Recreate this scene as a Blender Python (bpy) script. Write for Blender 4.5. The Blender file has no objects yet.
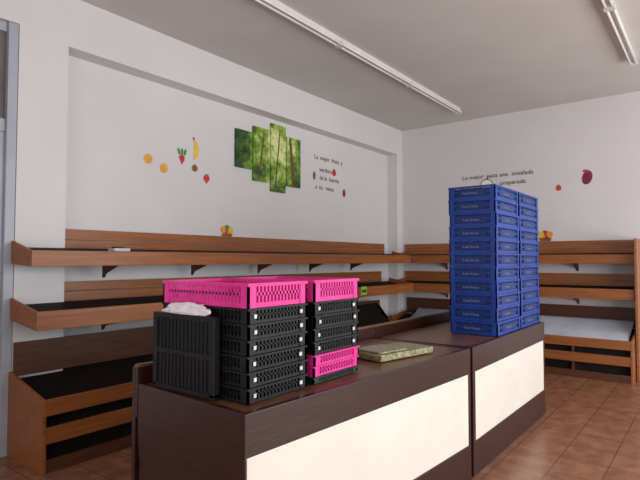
import bpy, math, random, bmesh
from mathutils import Vector, Matrix, noise
random.seed(4)
scene=bpy.context.scene
scene.view_settings.view_transform='Standard'
scene.view_settings.look='None'

# ------------------------------------------------------------ materials
def srgb(c):
    return tuple(((v/255)/12.92 if v/255<=0.04045 else ((v/255+0.055)/1.055)**2.4) for v in c)+(1,)
def base(name,rough=0.6,spec=0.5):
    m=bpy.data.materials.new(name); m.use_nodes=True
    nt=m.node_tree; b=nt.nodes['Principled BSDF']
    b.inputs['Roughness'].default_value=rough
    b.inputs['Specular IOR Level'].default_value=spec
    return m,nt,b
def noisy(name,c1,c2,scale=8,rough=0.6,stretch=(1,1,1),detail=4,bump=0.0,spec=0.5,lo=0.35,hi=0.65):
    m,nt,b=base(name,rough,spec)
    tc=nt.nodes.new('ShaderNodeTexCoord'); mp=nt.nodes.new('ShaderNodeMapping')
    mp.inputs['Scale'].default_value=stretch
    nz=nt.nodes.new('ShaderNodeTexNoise'); nz.inputs['Scale'].default_value=scale; nz.inputs['Detail'].default_value=detail
    cr=nt.nodes.new('ShaderNodeValToRGB')
    cr.color_ramp.elements[0].position=lo; cr.color_ramp.elements[1].position=hi
    cr.color_ramp.elements[0].color=srgb(c1); cr.color_ramp.elements[1].color=srgb(c2)
    nt.links.new(tc.outputs['Object'],mp.inputs[0]); nt.links.new(mp.outputs[0],nz.inputs['Vector'])
    nt.links.new(nz.outputs[0],cr.inputs[0]); nt.links.new(cr.outputs[0],b.inputs['Base Color'])
    if bump:
        bp=nt.nodes.new('ShaderNodeBump'); bp.inputs['Strength'].default_value=bump; bp.inputs['Distance'].default_value=0.01
        nt.links.new(nz.outputs[0],bp.inputs['Height']); nt.links.new(bp.outputs[0],b.inputs['Normal'])
    return m
M={}
M['wall']=noisy('wall_paint',(217,215,216),(221,219,220),1.5,0.9)
M['ceil']=noisy('ceiling_paint',(202,198,195),(207,203,200),1.5,0.9)
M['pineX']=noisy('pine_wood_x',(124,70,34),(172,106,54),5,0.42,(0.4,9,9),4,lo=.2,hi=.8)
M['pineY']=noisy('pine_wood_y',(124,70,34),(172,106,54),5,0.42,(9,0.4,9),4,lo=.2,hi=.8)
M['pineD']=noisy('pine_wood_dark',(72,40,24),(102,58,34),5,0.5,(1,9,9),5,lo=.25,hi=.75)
M['liner']=noisy('dark_shelf_liner',(22,17,16),(34,26,24),14,0.7,spec=.25)
M['linerw']=noisy('white_liner',(184,190,202),(198,204,214),3,0.6)
M['wenge']=noisy('wenge_laminate',(44,21,18),(60,32,27),8,0.32,(0.8,0.8,14),5)
M['ctop']=noisy('counter_top_wood',(94,59,42),(124,81,58),6,0.35,(1,9,9),5)
M['cream']=noisy('cream_panel',(226,221,209),(232,227,215),4,0.35)
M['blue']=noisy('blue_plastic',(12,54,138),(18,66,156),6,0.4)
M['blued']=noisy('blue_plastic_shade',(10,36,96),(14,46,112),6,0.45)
M['bluel']=noisy('pale_blue_print',(96,124,176),(122,148,194),40,0.5)
M['black']=noisy('black_plastic',(10,10,11),(19,19,20),10,0.5,spec=.35)
M['dgreen']=noisy('dark_green_plastic',(12,34,26),(18,46,34),10,0.5)
M['pink']=noisy('pink_plastic',(222,44,142),(236,66,162),6,0.45,spec=.4)
M['label']=noisy('white_label',(195,198,205),(225,226,230),60,0.6)
M['ink']=noisy('grey_ink',(50,48,54),(66,64,70),10,0.6)
M['bag']=noisy('white_plastic_bag',(226,216,226),(244,236,242),12,0.3,bump=0.4)
M['metal']=noisy('white_enamel',(212,209,205),(220,217,213),8,0.35)
M['tube']=noisy('tube_glass',(222,221,218),(232,231,228),8,0.2)
M['frame']=noisy('light_grey_frame',(162,167,176),(174,178,187),5,0.4)
M['glassd']=noisy('dim_glass',(98,90,90),(116,108,106),3,0.2)
M['glassl']=noisy('frosted_glass',(134,138,150),(154,158,170),2,0.25)
M['wrap']=noisy('printed_wrap',(92,96,66),(172,166,124),16,0.35,(3,3,3),5)
for n,a,b_ in (('orange',(222,130,30),(240,165,60)),('yellow',(225,190,50),(240,210,90)),('red',(190,35,45),(215,60,60)),
             ('green',(60,125,50),(90,160,70)),('purple',(105,25,70),(150,35,85)),('brown',(120,70,45),(150,90,60)),('lime',(130,200,40),(160,220,60)),('white',(235,235,235),(245,245,245))):
    M[n]=noisy('sticker_'+n,a,b_,20,0.5)
m,nt,b=base('terracotta_floor_tile',0.27)
tc=nt.nodes.new('ShaderNodeTexCoord'); br=nt.nodes.new('ShaderNodeTexBrick')
br.offset=0; br.inputs['Scale'].default_value=1; br.inputs['Brick Width'].default_value=0.33; br.inputs['Row Height'].default_value=0.33
br.inputs['Mortar Size'].default_value=0.004
nz=nt.nodes.new('ShaderNodeTexNoise'); nz.inputs['Scale'].default_value=7; nz.inputs['Detail'].default_value=6
cr=nt.nodes.new('ShaderNodeValToRGB'); cr.color_ramp.elements[0].position=.3; cr.color_ramp.elements[1].position=.7
cr.color_ramp.elements[0].color=srgb((126,84,62)); cr.color_ramp.elements[1].color=srgb((162,114,88))
nt.links.new(tc.outputs['Object'],nz.inputs['Vector']); nt.links.new(tc.outputs['Object'],br.inputs['Vector'])
nt.links.new(nz.outputs[0],cr.inputs[0]); nt.links.new(cr.outputs[0],br.inputs['Color1']); nt.links.new(cr.outputs[0],br.inputs['Color2'])
br.inputs['Mortar'].default_value=srgb((98,68,52))
nt.links.new(br.outputs['Color'],b.inputs['Base Color'])
M['floor']=m
m,nt,b=base('forest_print',0.5)
tc=nt.nodes.new('ShaderNodeTexCoord'); nz=nt.nodes.new('ShaderNodeTexNoise'); nz.inputs['Scale'].default_value=7; nz.inputs['Detail'].default_value=8; nz.inputs['Roughness'].default_value=.7
nt.links.new(tc.outputs['Object'],nz.inputs['Vector'])
vd=nt.nodes.new('ShaderNodeVectorMath'); vd.operation='DISTANCE'; vd.inputs[1].default_value=(5.0,4.52,2.95)
nt.links.new(tc.outputs['Object'],vd.inputs[0])
ma=nt.nodes.new('ShaderNodeMath'); ma.operation='MULTIPLY_ADD'; ma.inputs[1].default_value=-0.46; ma.inputs[2].default_value=0.24
nt.links.new(vd.outputs['Value'],ma.inputs[0])
ad=nt.nodes.new('ShaderNodeMath'); nt.links.new(ma.outputs[0],ad.inputs[0]); nt.links.new(nz.outputs[0],ad.inputs[1])
cr=nt.nodes.new('ShaderNodeValToRGB'); e=cr.color_ramp.elements
e[0].position=.32; e[0].color=srgb((18,38,14)); e[1].position=.74; e[1].color=srgb((226,232,160))
x=e.new(.47); x.color=srgb((58,98,26)); x=e.new(.6); x.color=srgb((136,168,50))
nt.links.new(ad.outputs[0],cr.inputs[0]); nt.links.new(cr.outputs[0],b.inputs['Base Color'])
M['forest']=m
M['trunk']=noisy('print_trunk',(72,56,32),(108,86,50),12,0.5)

# ------------------------------------------------------------ mesh builder
class MB:
    def __init__(s): s.v=[];s.f=[];s.m=[];s.mats=[];s.smooth=[]
    def mi(s,k):
        if k not in s.mats: s.mats.append(k)
        return s.mats.index(k)
    def box(s,a,b,k):
        x0,x1=sorted((a[0],b[0]));y0,y1=sorted((a[1],b[1]));z0,z1=sorted((a[2],b[2]))
        n=len(s.v)
        s.v+=[(x0,y0,z0),(x1,y0,z0),(x1,y1,z0),(x0,y1,z0),(x0,y0,z1),(x1,y0,z1),(x1,y1,z1),(x0,y1,z1)]
        for f in ((0,3,2,1),(4,5,6,7),(0,1,5,4),(1,2,6,5),(2,3,7,6),(3,0,4,7)):
            s.f.append([n+i for i in f]); s.m.append(s.mi(k)); s.smooth.append(False)
    def prism(s,A,B,k,smooth=False):
        n=len(s.v);c=len(A); s.v+=list(A)+list(B)
        s.f.append([n+i for i in range(c)][::-1]); s.f.append([n+c+i for i in range(c)])
        s.m+=[s.mi(k)]*2; s.smooth+=[False]*2
        for i in range(c):
            j=(i+1)%c; s.f.append([n+i,n+j,n+c+j,n+c+i]); s.m.append(s.mi(k)); s.smooth.append(smooth)
    def cyl(s,p,q,r,k,seg=16):
        p=Vector(p);q=Vector(q);d=(q-p).normalized()
        u=d.orthogonal().normalized();w=d.cross(u)
        A=[tuple(p+u*r*math.cos(t)+w*r*math.sin(t)) for t in [2*math.pi*i/seg for i in range(seg)]]
        B=[tuple(q+u*r*math.cos(t)+w*r*math.sin(t)) for t in [2*math.pi*i/seg for i in range(seg)]]
        s.prism(A,B,k,True)
    def turn(s,pivot,ang,i0=0):
        c,n=math.cos(ang),math.sin(ang)
        for i in range(i0,len(s.v)):
            x,y,z=s.v[i]; x-=pivot[0]; y-=pivot[1]
            s.v[i]=(pivot[0]+c*x-n*y,pivot[1]+n*x+c*y,z)
    def make(s,name,bevel=0,parent=None):
        me=bpy.data.meshes.new(name); me.from_pydata(s.v,[],s.f)
        for k in s.mats: me.materials.append(M[k])
        for i,p in enumerate(me.polygons): p.material_index=s.m[i]; p.use_smooth=s.smooth[i]
        bm=bmesh.new(); bm.from_mesh(me); bmesh.ops.recalc_face_normals(bm,faces=bm.faces); bm.to_mesh(me); bm.free()
        o=bpy.data.objects.new(name,me); scene.collection.objects.link(o)
        if bevel:
            md=o.modifiers.new('bevel','BEVEL'); md.width=bevel; md.segments=2; md.limit_method='ANGLE'
        if parent: o.parent=parent
        return o
def text_mesh(name,body,size,mat,loc,rot,parent=None,space=1.0):
    cu=bpy.data.curves.new(name,'FONT'); cu.body=body; cu.size=size; cu.extrude=0.001; cu.space_line=space
    cu.resolution_u=2
    t=bpy.data.objects.new(name+'_tmp',cu); scene.collection.objects.link(t)
    dg=bpy.context.evaluated_depsgraph_get(); dg.update()
    me=bpy.data.meshes.new_from_object(t.evaluated_get(dg)); me.name=name
    me.materials.clear(); me.materials.append(M[mat])
    bpy.data.objects.remove(t)
    o=bpy.data.objects.new(name,me); scene.collection.objects.link(o)
    o.location=loc; o.rotation_euler=rot
    if parent: o.parent=parent
    return o

# ------------------------------------------------------------ room
H=3.76; YW=4.35; YR=4.54; XR=8.04; RX0=2.148; RX1=7.85; RH=3.32
def quick(name,boxes,k,bevel=0):
    b=MB()
    for a,c in boxes: b.box(a,c,k)
    return b.make(name,bevel)
quick('floor',[((-2,-3,-0.1),(XR+.2,YR+.2,0))],'floor')
quick('ceiling',[((-2,-3,H),(XR+.2,YR+.2,H+.1))],'ceil')
quick('wall_back',[((RX0,YR,0),(RX1,YR+.2,H)),
     ((RX0,YW,RH),(RX1,YR,H)),
     ((RX1,YW,0),(XR,YR+.2,H)),((1.756,YW,0),(RX0,YR+.2,H))],'wall')
quick('wall_back_door_side',[((-2,YW,3.37),(1.756,YR+.2,H))],'wall')
quick('wall_back_far_side',[((-2,YW,0),(0.7,YR+.2,3.37))],'wall')
quick('wall_right',[((XR,-3,0),(XR+.2,YR+.2,H))],'wall')
quick('wall_left',[((-2.2,-3,0),(-2,YR+.2,H))],'wall')
quick('wall_front',[((-2,-3.2,0),(0,-3,H)),((7.4,-3.2,0),(XR,-3,H)),((0,-3.2,0),(7.4,-3,.25)),((0,-3.2,3.1),(7.4,-3,H))],'wall')
b=MB()
for x in (0,1.85,3.7,5.55,7.34): b.box((x,-3.14,.25),(x+.06,-3.06,3.1),'frame')
b.box((0,-3.14,.25),(7.4,-3.06,.31),'frame'); b.box((0,-3.14,3.04),(7.4,-3.06,3.1),'frame')
b.make('window_1',.004)
b=MB()
b.box((.705,YW+.03,0),(.78,YW+.1,3.365),'frame'); b.box((1.68,YW+.0,0),(1.752,YW+.1,3.365),'frame')
b.box((.78,YW+.03,2.5),(1.68,YW+.1,2.6),'frame'); b.box((.78,YW+.03,3.29),(1.68,YW+.1,3.365),'frame')
b.box((.78,YW+.05,2.6),(1.68,YW+.07,3.29),'glassd')
b.box((.78,YW+.04,0),(.88,YW+.09,2.5),'frame'); b.box((1.58,YW+.04,0),(1.68,YW+.09,2.5),'frame')
b.box((.88,YW+.04,2.4),(1.58,YW+.09,2.5),'frame'); b.box((.88,YW+.04,0),(1.58,YW+.09,.2),'frame'); b.box((.88,YW+.04,.95),(1.58,YW+.09,1.05),'frame')
b.box((.88,YW+.055,.2),(1.58,YW+.07,2.4),'glassl')
b.cyl((1.62,YW+.02,1.0),(1.62,YW+.02,1.18),.012,'metal')
b.make('door_1',.004)

# ------------------------------------------------------------ ceiling battens
def batten(x0,x1,y,n):
    L=(x1-x0)/n
    for i in range(n):
        a=x0+i*L; c=a+L-.006
        b=MB()
        P=[(-.03,0),(.03,0),(.024,-.04),(-.024,-.04)]
        b.prism([(a,y+u,H+w) for u,w in P],[(c,y+u,H+w) for u,w in P],'metal')
        for e in (a,c-.03): b.box((e,y-.045,H-.078),(e+.03,y+.045,H-.036),'metal')
        for s_ in (-.027,.027): b.cyl((a+.03,y+s_,H-.058),(c-.03,y+s_,H-.058),.013,'tube')
        b.make('fluorescent_batten_light',.002)
batten(1.2,7.35,3.02,4)
batten(1.8,6.7,.70,3)

# ------------------------------------------------------------ shelving units
def shelf_unit(mp,s0,ends,depths,wood,back,white=False):
    b=MB(); mh=mp
    def bx(s_a,d_a,z_a,s_b,d_b,z_b,k): b.box(mh(s_a,d_a,z_a),mh(s_b,d_b,z_b),k)
    def pr(prof,sa,sb,k,smooth=False): b.prism([mh(sa,d,z) for d,z in prof],[mh(sb,d,z) for d,z in prof],k,smooth)
    dt,dm,db=depths; et,em,eb=ends
    pr([(.0,1.60),(.0,1.58),(dt-.02,1.48),(dt-.02,1.50)],s0+.02,et,'liner')
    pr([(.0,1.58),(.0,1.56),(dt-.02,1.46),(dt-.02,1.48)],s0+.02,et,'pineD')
    bx(s0,dt-.02,1.452,et,dt,1.572,wood)
    for a in (s0,et-.02): pr([(0,1.47),(0,1.65),(dt-.02,1.572),(dt-.02,1.452)],a,a+.02,wood)
    pr([(.0,1.15),(.0,1.13),(dm-.02,1.01),(dm-.02,1.03)],s0+.02,em,'liner')
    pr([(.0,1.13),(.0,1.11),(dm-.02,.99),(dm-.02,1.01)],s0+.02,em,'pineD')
    bx(s0,dm-.02,.987,em,dm,1.125,wood)
    for a in (s0,em-.02): pr([(0,1.04),(0,1.205),(dm-.02,1.125),(dm-.02,.987)],a,a+.02,wood)
    pr([(0,.58),(0,.56),(db-.03,.40),(db-.03,.42)],s0+.025,eb,'liner')
    for a in (s0,eb-.025): pr([(0,0),(0,.64),(db-.02,.51),(db-.005,0)],a,a+.025,wood)
    bx(s0+.025,db-.045,.395,eb-.025,db-.02,.51,wood)
    bx(s0+.025,db-.04,.20,eb-.025,db-.018,.315,wood)
    bx(s0+.025,db-.035,.0,eb-.025,db-.013,.09,'pineD')
    bx(s0+.025,db-.13,.0,eb-.025,db-.11,.40,'liner')  # dark sheet, no real liner: stands in for shade between the front boards
    n=5
    for i in range(1,n):
        a=s0+(eb-s0)*i/n
        bx(a,db-.11,.0,a+.03,db-.05,.40,'pineD')
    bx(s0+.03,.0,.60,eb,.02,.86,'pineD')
    if white:
        prof=[(db-.07,.505),(db*.75,.53),(db*.5,.585),(db*.3,.64),(.16,.68),(.10,.70)]
        pr(prof+[(d,z-.006) for d,z in prof[::-1]],s0+.3,eb-.05,'linerw',True)
    else:
        for sa,sb in ((4.6,5.75),(5.85,7.1)):
            prof=[(db-.05,.52),(db*.7,.505),(db*.45,.55),(.12,.66),(.04,.82)]
            A=prof+[(d,z-.012) for d,z in prof[::-1]]
            pr(A,sa,sb,'liner',True)
            pr([(d,z+.012) for d,z in prof]+[(d,z) for d,z in prof[::-1]],sb,sb+.025,wood)
    s1,d1=back
    for za,zb in ((1.585,1.672),(1.678,1.77),(1.14,1.225),(1.23,1.31)):
        bx(s1,d1,za,et if za>1.5 else em,d1+.022,zb,wood)
    a=s0+.75
    while a<min(et,em)-.3:
        pr([(0,1.34),(0,1.57),(.03,1.56),(dt-.09,1.475),(dt-.11,1.455),(.03,1.38)],a,a+.03,'pineD')
        pr([(0,.88),(0,1.12),(.03,1.11),(dm-.09,1.0),(dm-.11,.98),(.03,.92)],a,a+.03,'pineD')
        a+=.98
    return b
G=.004
b=shelf_unit(lambda s,d,z:(s,YW-G-d,z),1.73,(7.66,7.56,7.22),(.35,.45,.59),'pineX',(2.17,-.17))
for z in (1.585,1.135,.56): b.box((2.16,YW-.01,z-.02),(RX1-.2,YR-.01,z),'pineD')
b.make('wall_shelf_unit',.003)
b=shelf_unit(lambda s,d,z:(XR-G-d,4.30-s,z),0.0,(3.46,3.46,3.46),(.35,.45,.74),'pineY',(0.0,.0),white=True)
b.box((XR-G-.5,.80,0),(XR-G,.83,1.77),'pineY')
b.make('wall_shelf_unit.001',.003)

b=MB(); b.box((6.0,3.888,1.02),(6.14,3.896,1.13),'lime'); b.box((6.02,3.885,1.05),(6.12,3.889,1.09),'ink')
b.make('price_sign')
b=MB(); b.box((2.45,4.10,1.575),(2.60,4.20,1.60),'label'); b.box((2.47,4.12,1.60),(2.55,4.18,1.615),'black'); b.make('paper_notepad')

# ------------------------------------------------------------ counters
HC=.89
def counter(name,x0,x1,yf=1.37,yb=2.17,h=HC,left=True,ang=0):
    b=MB(); bl=.012 if left else .045
    for a in (x0,x1-.03):
        pf=[(yf+.03,0),(yf+.03,h),(yb,h),(yb,h-.25),(yb-.09,0)]
        b.prism([(a,y,z) for y,z in pf],[(a+.03,y,z) for y,z in pf],'wenge')
    b.box((x0,yf,.715),(x1,yf+.03,h),'wenge'); b.box((x0,yf,0),(x1,yf+.03,.235),'wenge')
    b.box((x0,yf,.235),(x0+bl,yf+.03,.715),'wenge'); b.box((x1-.03,yf,.235),(x1,yf+.03,.715),'wenge')
    b.box((x0+bl,yf+.004,.235),(x1-.03,yf+.028,.715),'cream')
    b.box((x0+.03,yf+.03,h-.03),(x1-.03,yb-.02,h-.004),'ctop')
    b.box((x0+.03,yb-.16,0),(x1-.03,yb-.14,h-.03),'wenge')
    b.turn((3.49,1.37),ang)
    b.make(name,.003)
    b=MB(); y=yb+.006
    b.box((x0,y,.72),(x1,y+.02,.965),'wenge'); b.box((x0,y-.002,.966),(x1,y+.03,.98),'ctop')
    for a in (x0,(x0+x1)/2,x1-.03): b.box((a,y+.02,.0),(a+.03,y+.05,.965),'wenge')
    b.turn((3.49,1.37),ang)
    b.make('counter_back_ledge',.002)
A1=math.radians(-3.4)
counter('shop_counter',1.455,3.49,ang=A1)
counter('shop_counter.001',3.535,5.41,left=False)

# ------------------------------------------------------------ crates
def crate(b,x0,y0,z0,lx,ly,h,k,rib=.03,panel=False,kd=None,lining=False):
    kd=kd or k
    t=.012; x1=x0+lx; y1=y0+ly; g=.002; z1=z0+h-g
    b.box((x0+t,y0+t,z0+.004),(x1-t,y1-t,z0+.010),kd)
    for i in range(1,6): b.box((x0+t,y0+ly*i/6-.006,z0+.010),(x1-t,y0+ly*i/6+.006,z0+.015),k)
    def ring(za,zb,o,th,kk):
        b.box((x0-o,y0-o,za),(x1+o,y0-o+th,zb),kk); b.box((x0-o,y1+o-th,za),(x1+o,y1+o,zb),kk)
        b.box((x0-o,y0-o+th,za),(x0-o+th,y1+o-th,zb),kk); b.box((x1+o-th,y0-o+th,za),(x1+o,y1+o-th,zb),kk)
    ring(z0,z0+h*.2,-.004,t,k)
    ring(z1-h*.13,z1,.004,.018,k)
    ring(z0+h*.48,z0+h*.6,-.003,.008,k)
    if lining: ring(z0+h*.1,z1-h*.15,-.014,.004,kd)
    c=.045
    for cx,sx in ((x0,1),(x1,-1)):
        for cy,sy in ((y0,1),(y1,-1)):
            b.box((cx,cy,z0),(cx+sx*c,cy+sy*.01,z1-.004),k); b.box((cx,cy,z0),(cx+sx*.01,cy+sy*c,z1-.004),k)
    n=int(lx/rib)
    for i in range(2,n-1):
        x=x0+lx*i/n
        for yy in (y0+.003,y1-.009): b.box((x-.005,yy,z0+h*.15),(x+.005,yy+.006,z1-h*.1),k)
    n=int(ly/rib)
    for i in range(2,n-1):
        y=y0+ly*i/n
        for xx in (x0+.003,x1-.009): b.box((xx,y-.005,z0+h*.15),(xx+.006,y+.005,z1-h*.1),k)
    if panel:
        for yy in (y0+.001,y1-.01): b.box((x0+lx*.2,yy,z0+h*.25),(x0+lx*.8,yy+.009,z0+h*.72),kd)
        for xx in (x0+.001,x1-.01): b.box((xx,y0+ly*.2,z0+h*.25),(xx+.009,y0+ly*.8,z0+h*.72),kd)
Z=HC+.0015
def produce_stack(x0,y0,spec,labels=True):
    b=MB(); z=Z
    for k,h in spec:
        jx=random.uniform(-.003,.003); jy=random.uniform(-.004,.004)
        crate(b,x0+jx,y0+jy,z,.39,.59,h,k,rib=.022,lining=(k=='black'))
        if k=='black' and labels:
            b.box((x0+.03+jx,y0+jy-.006,z+h*.35),(x0+.045+jx,y0+jy-.003,z+h*.6),'label')
            b.box((x0+.335+jx,y0+jy-.006,z+h*.35),(x0+.353+jx,y0+jy-.003,z+h*.6),'label')
        z+=h
    return b.make('plastic_crate_stack')
produce_stack(1.56,1.58,[('black',.067)]*6+[('pink',.108)])
produce_stack(2.005,1.575,[('dgreen',.034),('pink',.054),('pink',.054),('black',.065),('black',.065),('black',.065),('black',.065),('pink',.108)])
def blue_stack(x0,y0,n,h):
    b=MB(); z=Z; pos=[]
    for i in range(n):
        jx=random.uniform(-.003,.003); jy=random.uniform(-.005,.005)
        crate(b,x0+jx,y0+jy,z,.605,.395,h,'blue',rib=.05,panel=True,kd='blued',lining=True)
        pos.append((x0+jx,y0+jy,z)); z+=h
    o=b.make('plastic_crate_stack')
    base1=None
    for j,(x,y,z) in enumerate(pos):
        if base1 is None:
            base1=text_mesh('front_lettering','fruta fresca',.03,'bluel',(0,0,0),(0,0,0)); a=base1
        else:
            a=bpy.data.objects.new('front_lettering',base1.data); scene.collection.objects.link(a)
        a.location=(x+.2,y-.001,z+h*.38); a.rotation_euler=(math.pi/2,0,0); a.parent=o
        c=bpy.data.objects.new('end_lettering',base1.data); scene.collection.objects.link(c)
        c.location=(x-.001,y+.28,z+h*.38); c.rotation_euler=(math.pi/2,0,-math.pi/2); c.parent=o
    return o
blue_stack(4.145,1.405,11,.111)
blue_stack(4.772,1.405,11,.111)

b=MB()
P=[(2.68,1.60),(3.18,1.50),(3.22,1.76),(2.72,1.86)]
b.prism([(x,y,Z) for x,y in P],[(x,y,Z+.04) for x,y in P],'wrap')
P=[(2.70,1.62),(2.95,1.57),(2.99,1.79),(2.74,1.84)]
b.prism([(x,y,Z+.041) for x,y in P],[(x,y,Z+.052) for x,y in P],'wrap')
b.make('wrapped_paper_pack',.005)

# ------------------------------------------------------------ folded black crate standing on edge against the stack end
b=MB()
xa,xb=1.512,1.548
b.box((xa+.008,1.76,Z),(xb-.004,2.16,1.235),'black')
for (ya,yb_,za,zb) in ((1.74,2.18,Z,.915),(1.74,2.18,1.225,1.25),(1.74,1.77,.9,1.23),(2.15,2.18,.9,1.23),(1.77,2.15,1.06,1.085)):
    b.box((xa,ya,za),(xb,yb_,zb),'black')
for i in range(1,14):
    y=1.77+.38*i/14; b.box((xa+.003,y-.004,.9),(xa+.01,y+.004,1.23),'black')
b.make('folded_plastic_crate',.002)
bm=bmesh.new(); bmesh.ops.create_icosphere(bm,subdivisions=4,radius=1)
for v in bm.verts:
    n_=noise.noise(v.co*2.2)*.35+noise.noise(v.co*5)*.18
    v.co=v.co*(1+n_); v.co.x*=.022; v.co.y*=.15; v.co.z*=.034
    if v.co.z<-.018: v.co.z=-.018
    v.co+=Vector((1.524,1.94,1.269))
me=bpy.data.meshes.new('plastic_bag'); bm.to_mesh(me); bm.free(); me.materials.append(M['bag'])
for p in me.polygons: p.use_smooth=True
o=bpy.data.objects.new('plastic_bag',me); scene.collection.objects.link(o)

# ------------------------------------------------------------ wall prints & stickers
em=bpy.data.objects.new('forest_canvas_print',None); scene.collection.objects.link(em)
trunk={2:((4.93,2.42),(5.02,3.2)),3:((5.30,2.5),(5.22,3.12)),1:((4.62,2.5),(4.72,3.1))}
for i,(a,c,lo,hi) in enumerate(((4.24,4.51,2.61,3.07),(4.535,4.825,2.48,3.16),(4.855,5.135,2.38,3.26),(5.165,5.44,2.48,3.14))):
    b=MB(); b.box((a,YR-.028,lo),(c,YR-.001,hi),'forest')
    if i in trunk:
        (x0,z0),(x1,z1)=trunk[i]; w=.035 if i==3 else .014
        b.prism([(x0-w,YR-.0295,z0),(x0+w,YR-.0295,z0),(x1+w*.6,YR-.0295,z1),(x1-w*.6,YR-.0295,z1)],
                [(x0-w,YR-.028,z0),(x0+w,YR-.028,z0),(x1+w*.6,YR-.028,z1),(x1-w*.6,YR-.028,z1)],'trunk')
    b.make('canvas_panel_%d'%(i+1),parent=em)
def wmap(side):
    if side=='b': return lambda u,v,d:(u,YR-.001-d,v)
    return lambda u,v,d:(XR-.001-d,u,v)
def poly(b,mp,pts,k,d0=0,d1=.003):
    b.prism([mp(u,v,d0) for u,v in pts],[mp(u,v,d1) for u,v in pts],k)
def circ(cx,cz,rx,rz,n=20,a=0):
    o=[]
    for i in range(n):
        t=2*math.pi*i/n; x=rx*math.cos(t);z=rz*math.sin(t)
        o.append((cx+x*math.cos(a)-z*math.sin(a),cz+x*math.sin(a)+z*math.cos(a)))
    return o
SN='fruit_wall_sticker'
mp=wmap('b')
def orange(x,z,r):
    b=MB(); poly(b,mp,circ(x,z,r,r),'orange'); poly(b,mp,circ(x,z,r*.78,r*.78),'yellow',.003,.004)
    for i in range(6):
        t=i*math.pi/3; poly(b,mp,circ(x+r*.42*math.cos(t),z+r*.42*math.sin(t),r*.26,r*.17,10,t),'orange',.004,.005)
    b.make(SN)
orange(3.063,2.52,.05); orange(3.252,2.45,.048)
b=MB(); poly(b,mp,[(3.478,2.52),(3.45,2.57),(3.44,2.61),(3.478,2.63),(3.515,2.61),(3.51,2.57)],'red')
for dx in (-.04,0,.04): poly(b,mp,circ(3.478+dx,2.66,.016,.04,10,-dx*8),'green',.003,.004)
b.make('radish_wall_sticker')
b=MB(); o_=[];i_=[]
for i in range(11):
    t=-1.1+2.2*i/10
    o_.append((3.57+.14*math.cos(t),2.71+.13*math.sin(t)))
    i_.append((3.57+(.14-.08*math.cos(t*1.25))*math.cos(t),2.71+(.14-.08*math.cos(t*1.25))*math.sin(t)))
poly(b,mp,o_+i_[::-1],'yellow'); poly(b,mp,circ(3.634,2.83,.013,.018,8),'brown',.003,.004)
b.make('banana_wall_sticker')
b=MB(); poly(b,mp,circ(3.651,2.505,.04,.036),'brown'); poly(b,mp,circ(3.651,2.54,.025,.01,8),'green',.003,.004); b.make(SN)
b=MB(); poly(b,mp,[(3.818,2.355),(3.775,2.40),(3.775,2.435),(3.80,2.447),(3.84,2.447),(3.86,2.435),(3.86,2.40)],'red'); poly(b,mp,circ(3.818,2.452,.03,.012,8),'green',.003,.004); b.make('strawberry_wall_sticker')
b=MB(); poly(b,mp,circ(6.26,2.80,.05,.045),'red'); poly(b,mp,circ(6.26,2.85,.03,.012,8),'green',.003,.004); b.make(SN)
b=MB(); poly(b,mp,circ(6.52,2.52,.04,.055),'purple'); poly(b,mp,circ(6.52,2.575,.03,.012,8),'green',.003,.004); b.make(SN)
b=MB(); poly(b,mp,circ(5.78,2.70,.03,.06),'brown'); b.make(SN)
b=MB()
for dx,dz,k in ((-.06,.03,'orange'),(0,.05,'green'),(.06,.03,'yellow'),(-.03,0,'red'),(.04,.0,'orange')): poly(b,mp,circ(4.13+dx,1.82+dz,.04,.04),k,.0,.003+.001*abs(dx)*10)
poly(b,mp,[(4.04,1.80),(4.06,1.775),(4.20,1.775),(4.22,1.80)],'brown',.003,.006); b.make('fruit_basket_sticker')
rb=(math.pi/2,0,0)
for i,(x,z,t) in enumerate(((5.78,2.95,'La  mejor  fruta  y'),(5.90,2.78,'verdura'),(5.90,2.66,'de la  huerta'),(5.80,2.52,'a  tu   mesa'))):
    text_mesh('wall_lettering',t,.095,'ink',(x,YR-.003,z),rb)
rw=(math.pi/2,0,-math.pi/2)
text_mesh('wall_lettering','Lo mejor  para una  ensalada',.095,'ink',(XR-.003,3.26,2.79),rw)
text_mesh('wall_lettering','preparada',.095,'ink',(XR-.003,2.65,2.66),rw)
mp=wmap('r')
cy,cz=2.86,2.68
b=MB(); C=circ(cy,cz,.10,.09,28); D=circ(cy,cz,.09,.08,28)
for i in range(28):
    j=(i+1)%28; poly(b,mp,[C[i],C[j],D[j],D[i]],'ink',.0,.006)
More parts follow.
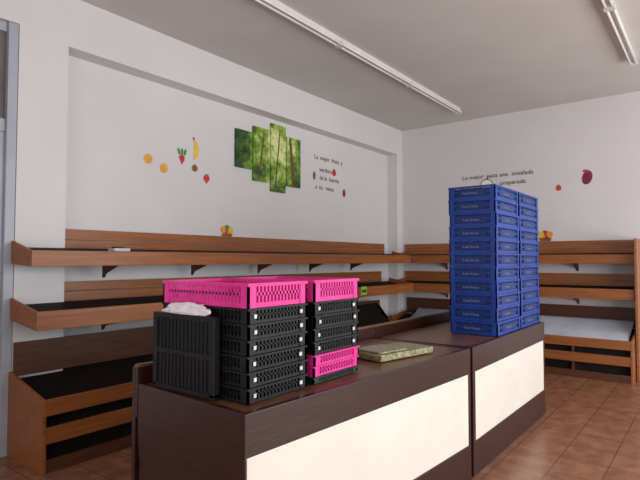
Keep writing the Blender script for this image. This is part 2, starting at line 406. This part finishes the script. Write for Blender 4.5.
poly(b,mp,circ(cy,cz,.092,.082,28),'white',0,.005); poly(b,mp,[(cy-.005,cz+.08),(cy+.005,cz+.08),(cy-.015,cz+.13),(cy-.03,cz+.13)],'ink',0,.006)
b.make('apple_outline_sticker')
b=MB(); poly(b,mp,circ(1.807,2.54,.038,.038),'red'); poly(b,mp,circ(1.807,2.58,.028,.01,8),'green',.003,.004); b.make(SN)
b=MB(); poly(b,mp,circ(1.43,2.66,.065,.10,20,.25),'purple'); poly(b,mp,circ(1.45,2.755,.04,.02,8),'red',.003,.004); b.make('eggplant_wall_sticker')
b=MB()
for dx,dz,k in ((-.06,.03,'orange'),(0,.05,'red'),(.06,.03,'yellow'),(-.03,0,'purple'),(.04,.0,'orange')): poly(b,mp,circ(2.0+dx,1.84+dz,.045,.045),k,.0,.003+.001*abs(dx)*10)
poly(b,mp,[(1.91,1.82),(1.93,1.775),(2.07,1.775),(2.09,1.82)],'brown',.003,.006); b.make('fruit_basket_sticker')

# ------------------------------------------------------------ lights
w=bpy.data.worlds.new('sky'); scene.world=w; w.use_nodes=True
w.node_tree.nodes['Background'].inputs[0].default_value=(.88,.93,1,1); w.node_tree.nodes['Background'].inputs[1].default_value=1.0
def area(name,loc,rot,sx,sy,p,c):
    l=bpy.data.lights.new(name,'AREA'); l.shape='RECTANGLE'; l.size=sx; l.size_y=sy; l.energy=p; l.color=c
    o=bpy.data.objects.new(name,l); o.location=loc; o.rotation_euler=rot; scene.collection.objects.link(o)
area('shopfront_daylight',(3.9,-2.95,1.6),(math.pi/2,0,0),6.8,2.5,262,(1,.99,.98))
area('side_daylight',(-1.9,.5,1.6),(math.pi/2,0,-math.pi/2),3.5,2.4,54,(.97,.985,1))

# ------------------------------------------------------------ camera
cd=bpy.data.cameras.new('camera'); cam=bpy.data.objects.new('camera',cd); scene.collection.objects.link(cam)
cd.sensor_width=36; cd.lens=518/640*36; cd.clip_start=.05
cam.location=(0,0,1.5); cam.rotation_euler=(math.radians(92.2),0,math.radians(-52.5))
scene.camera=cam
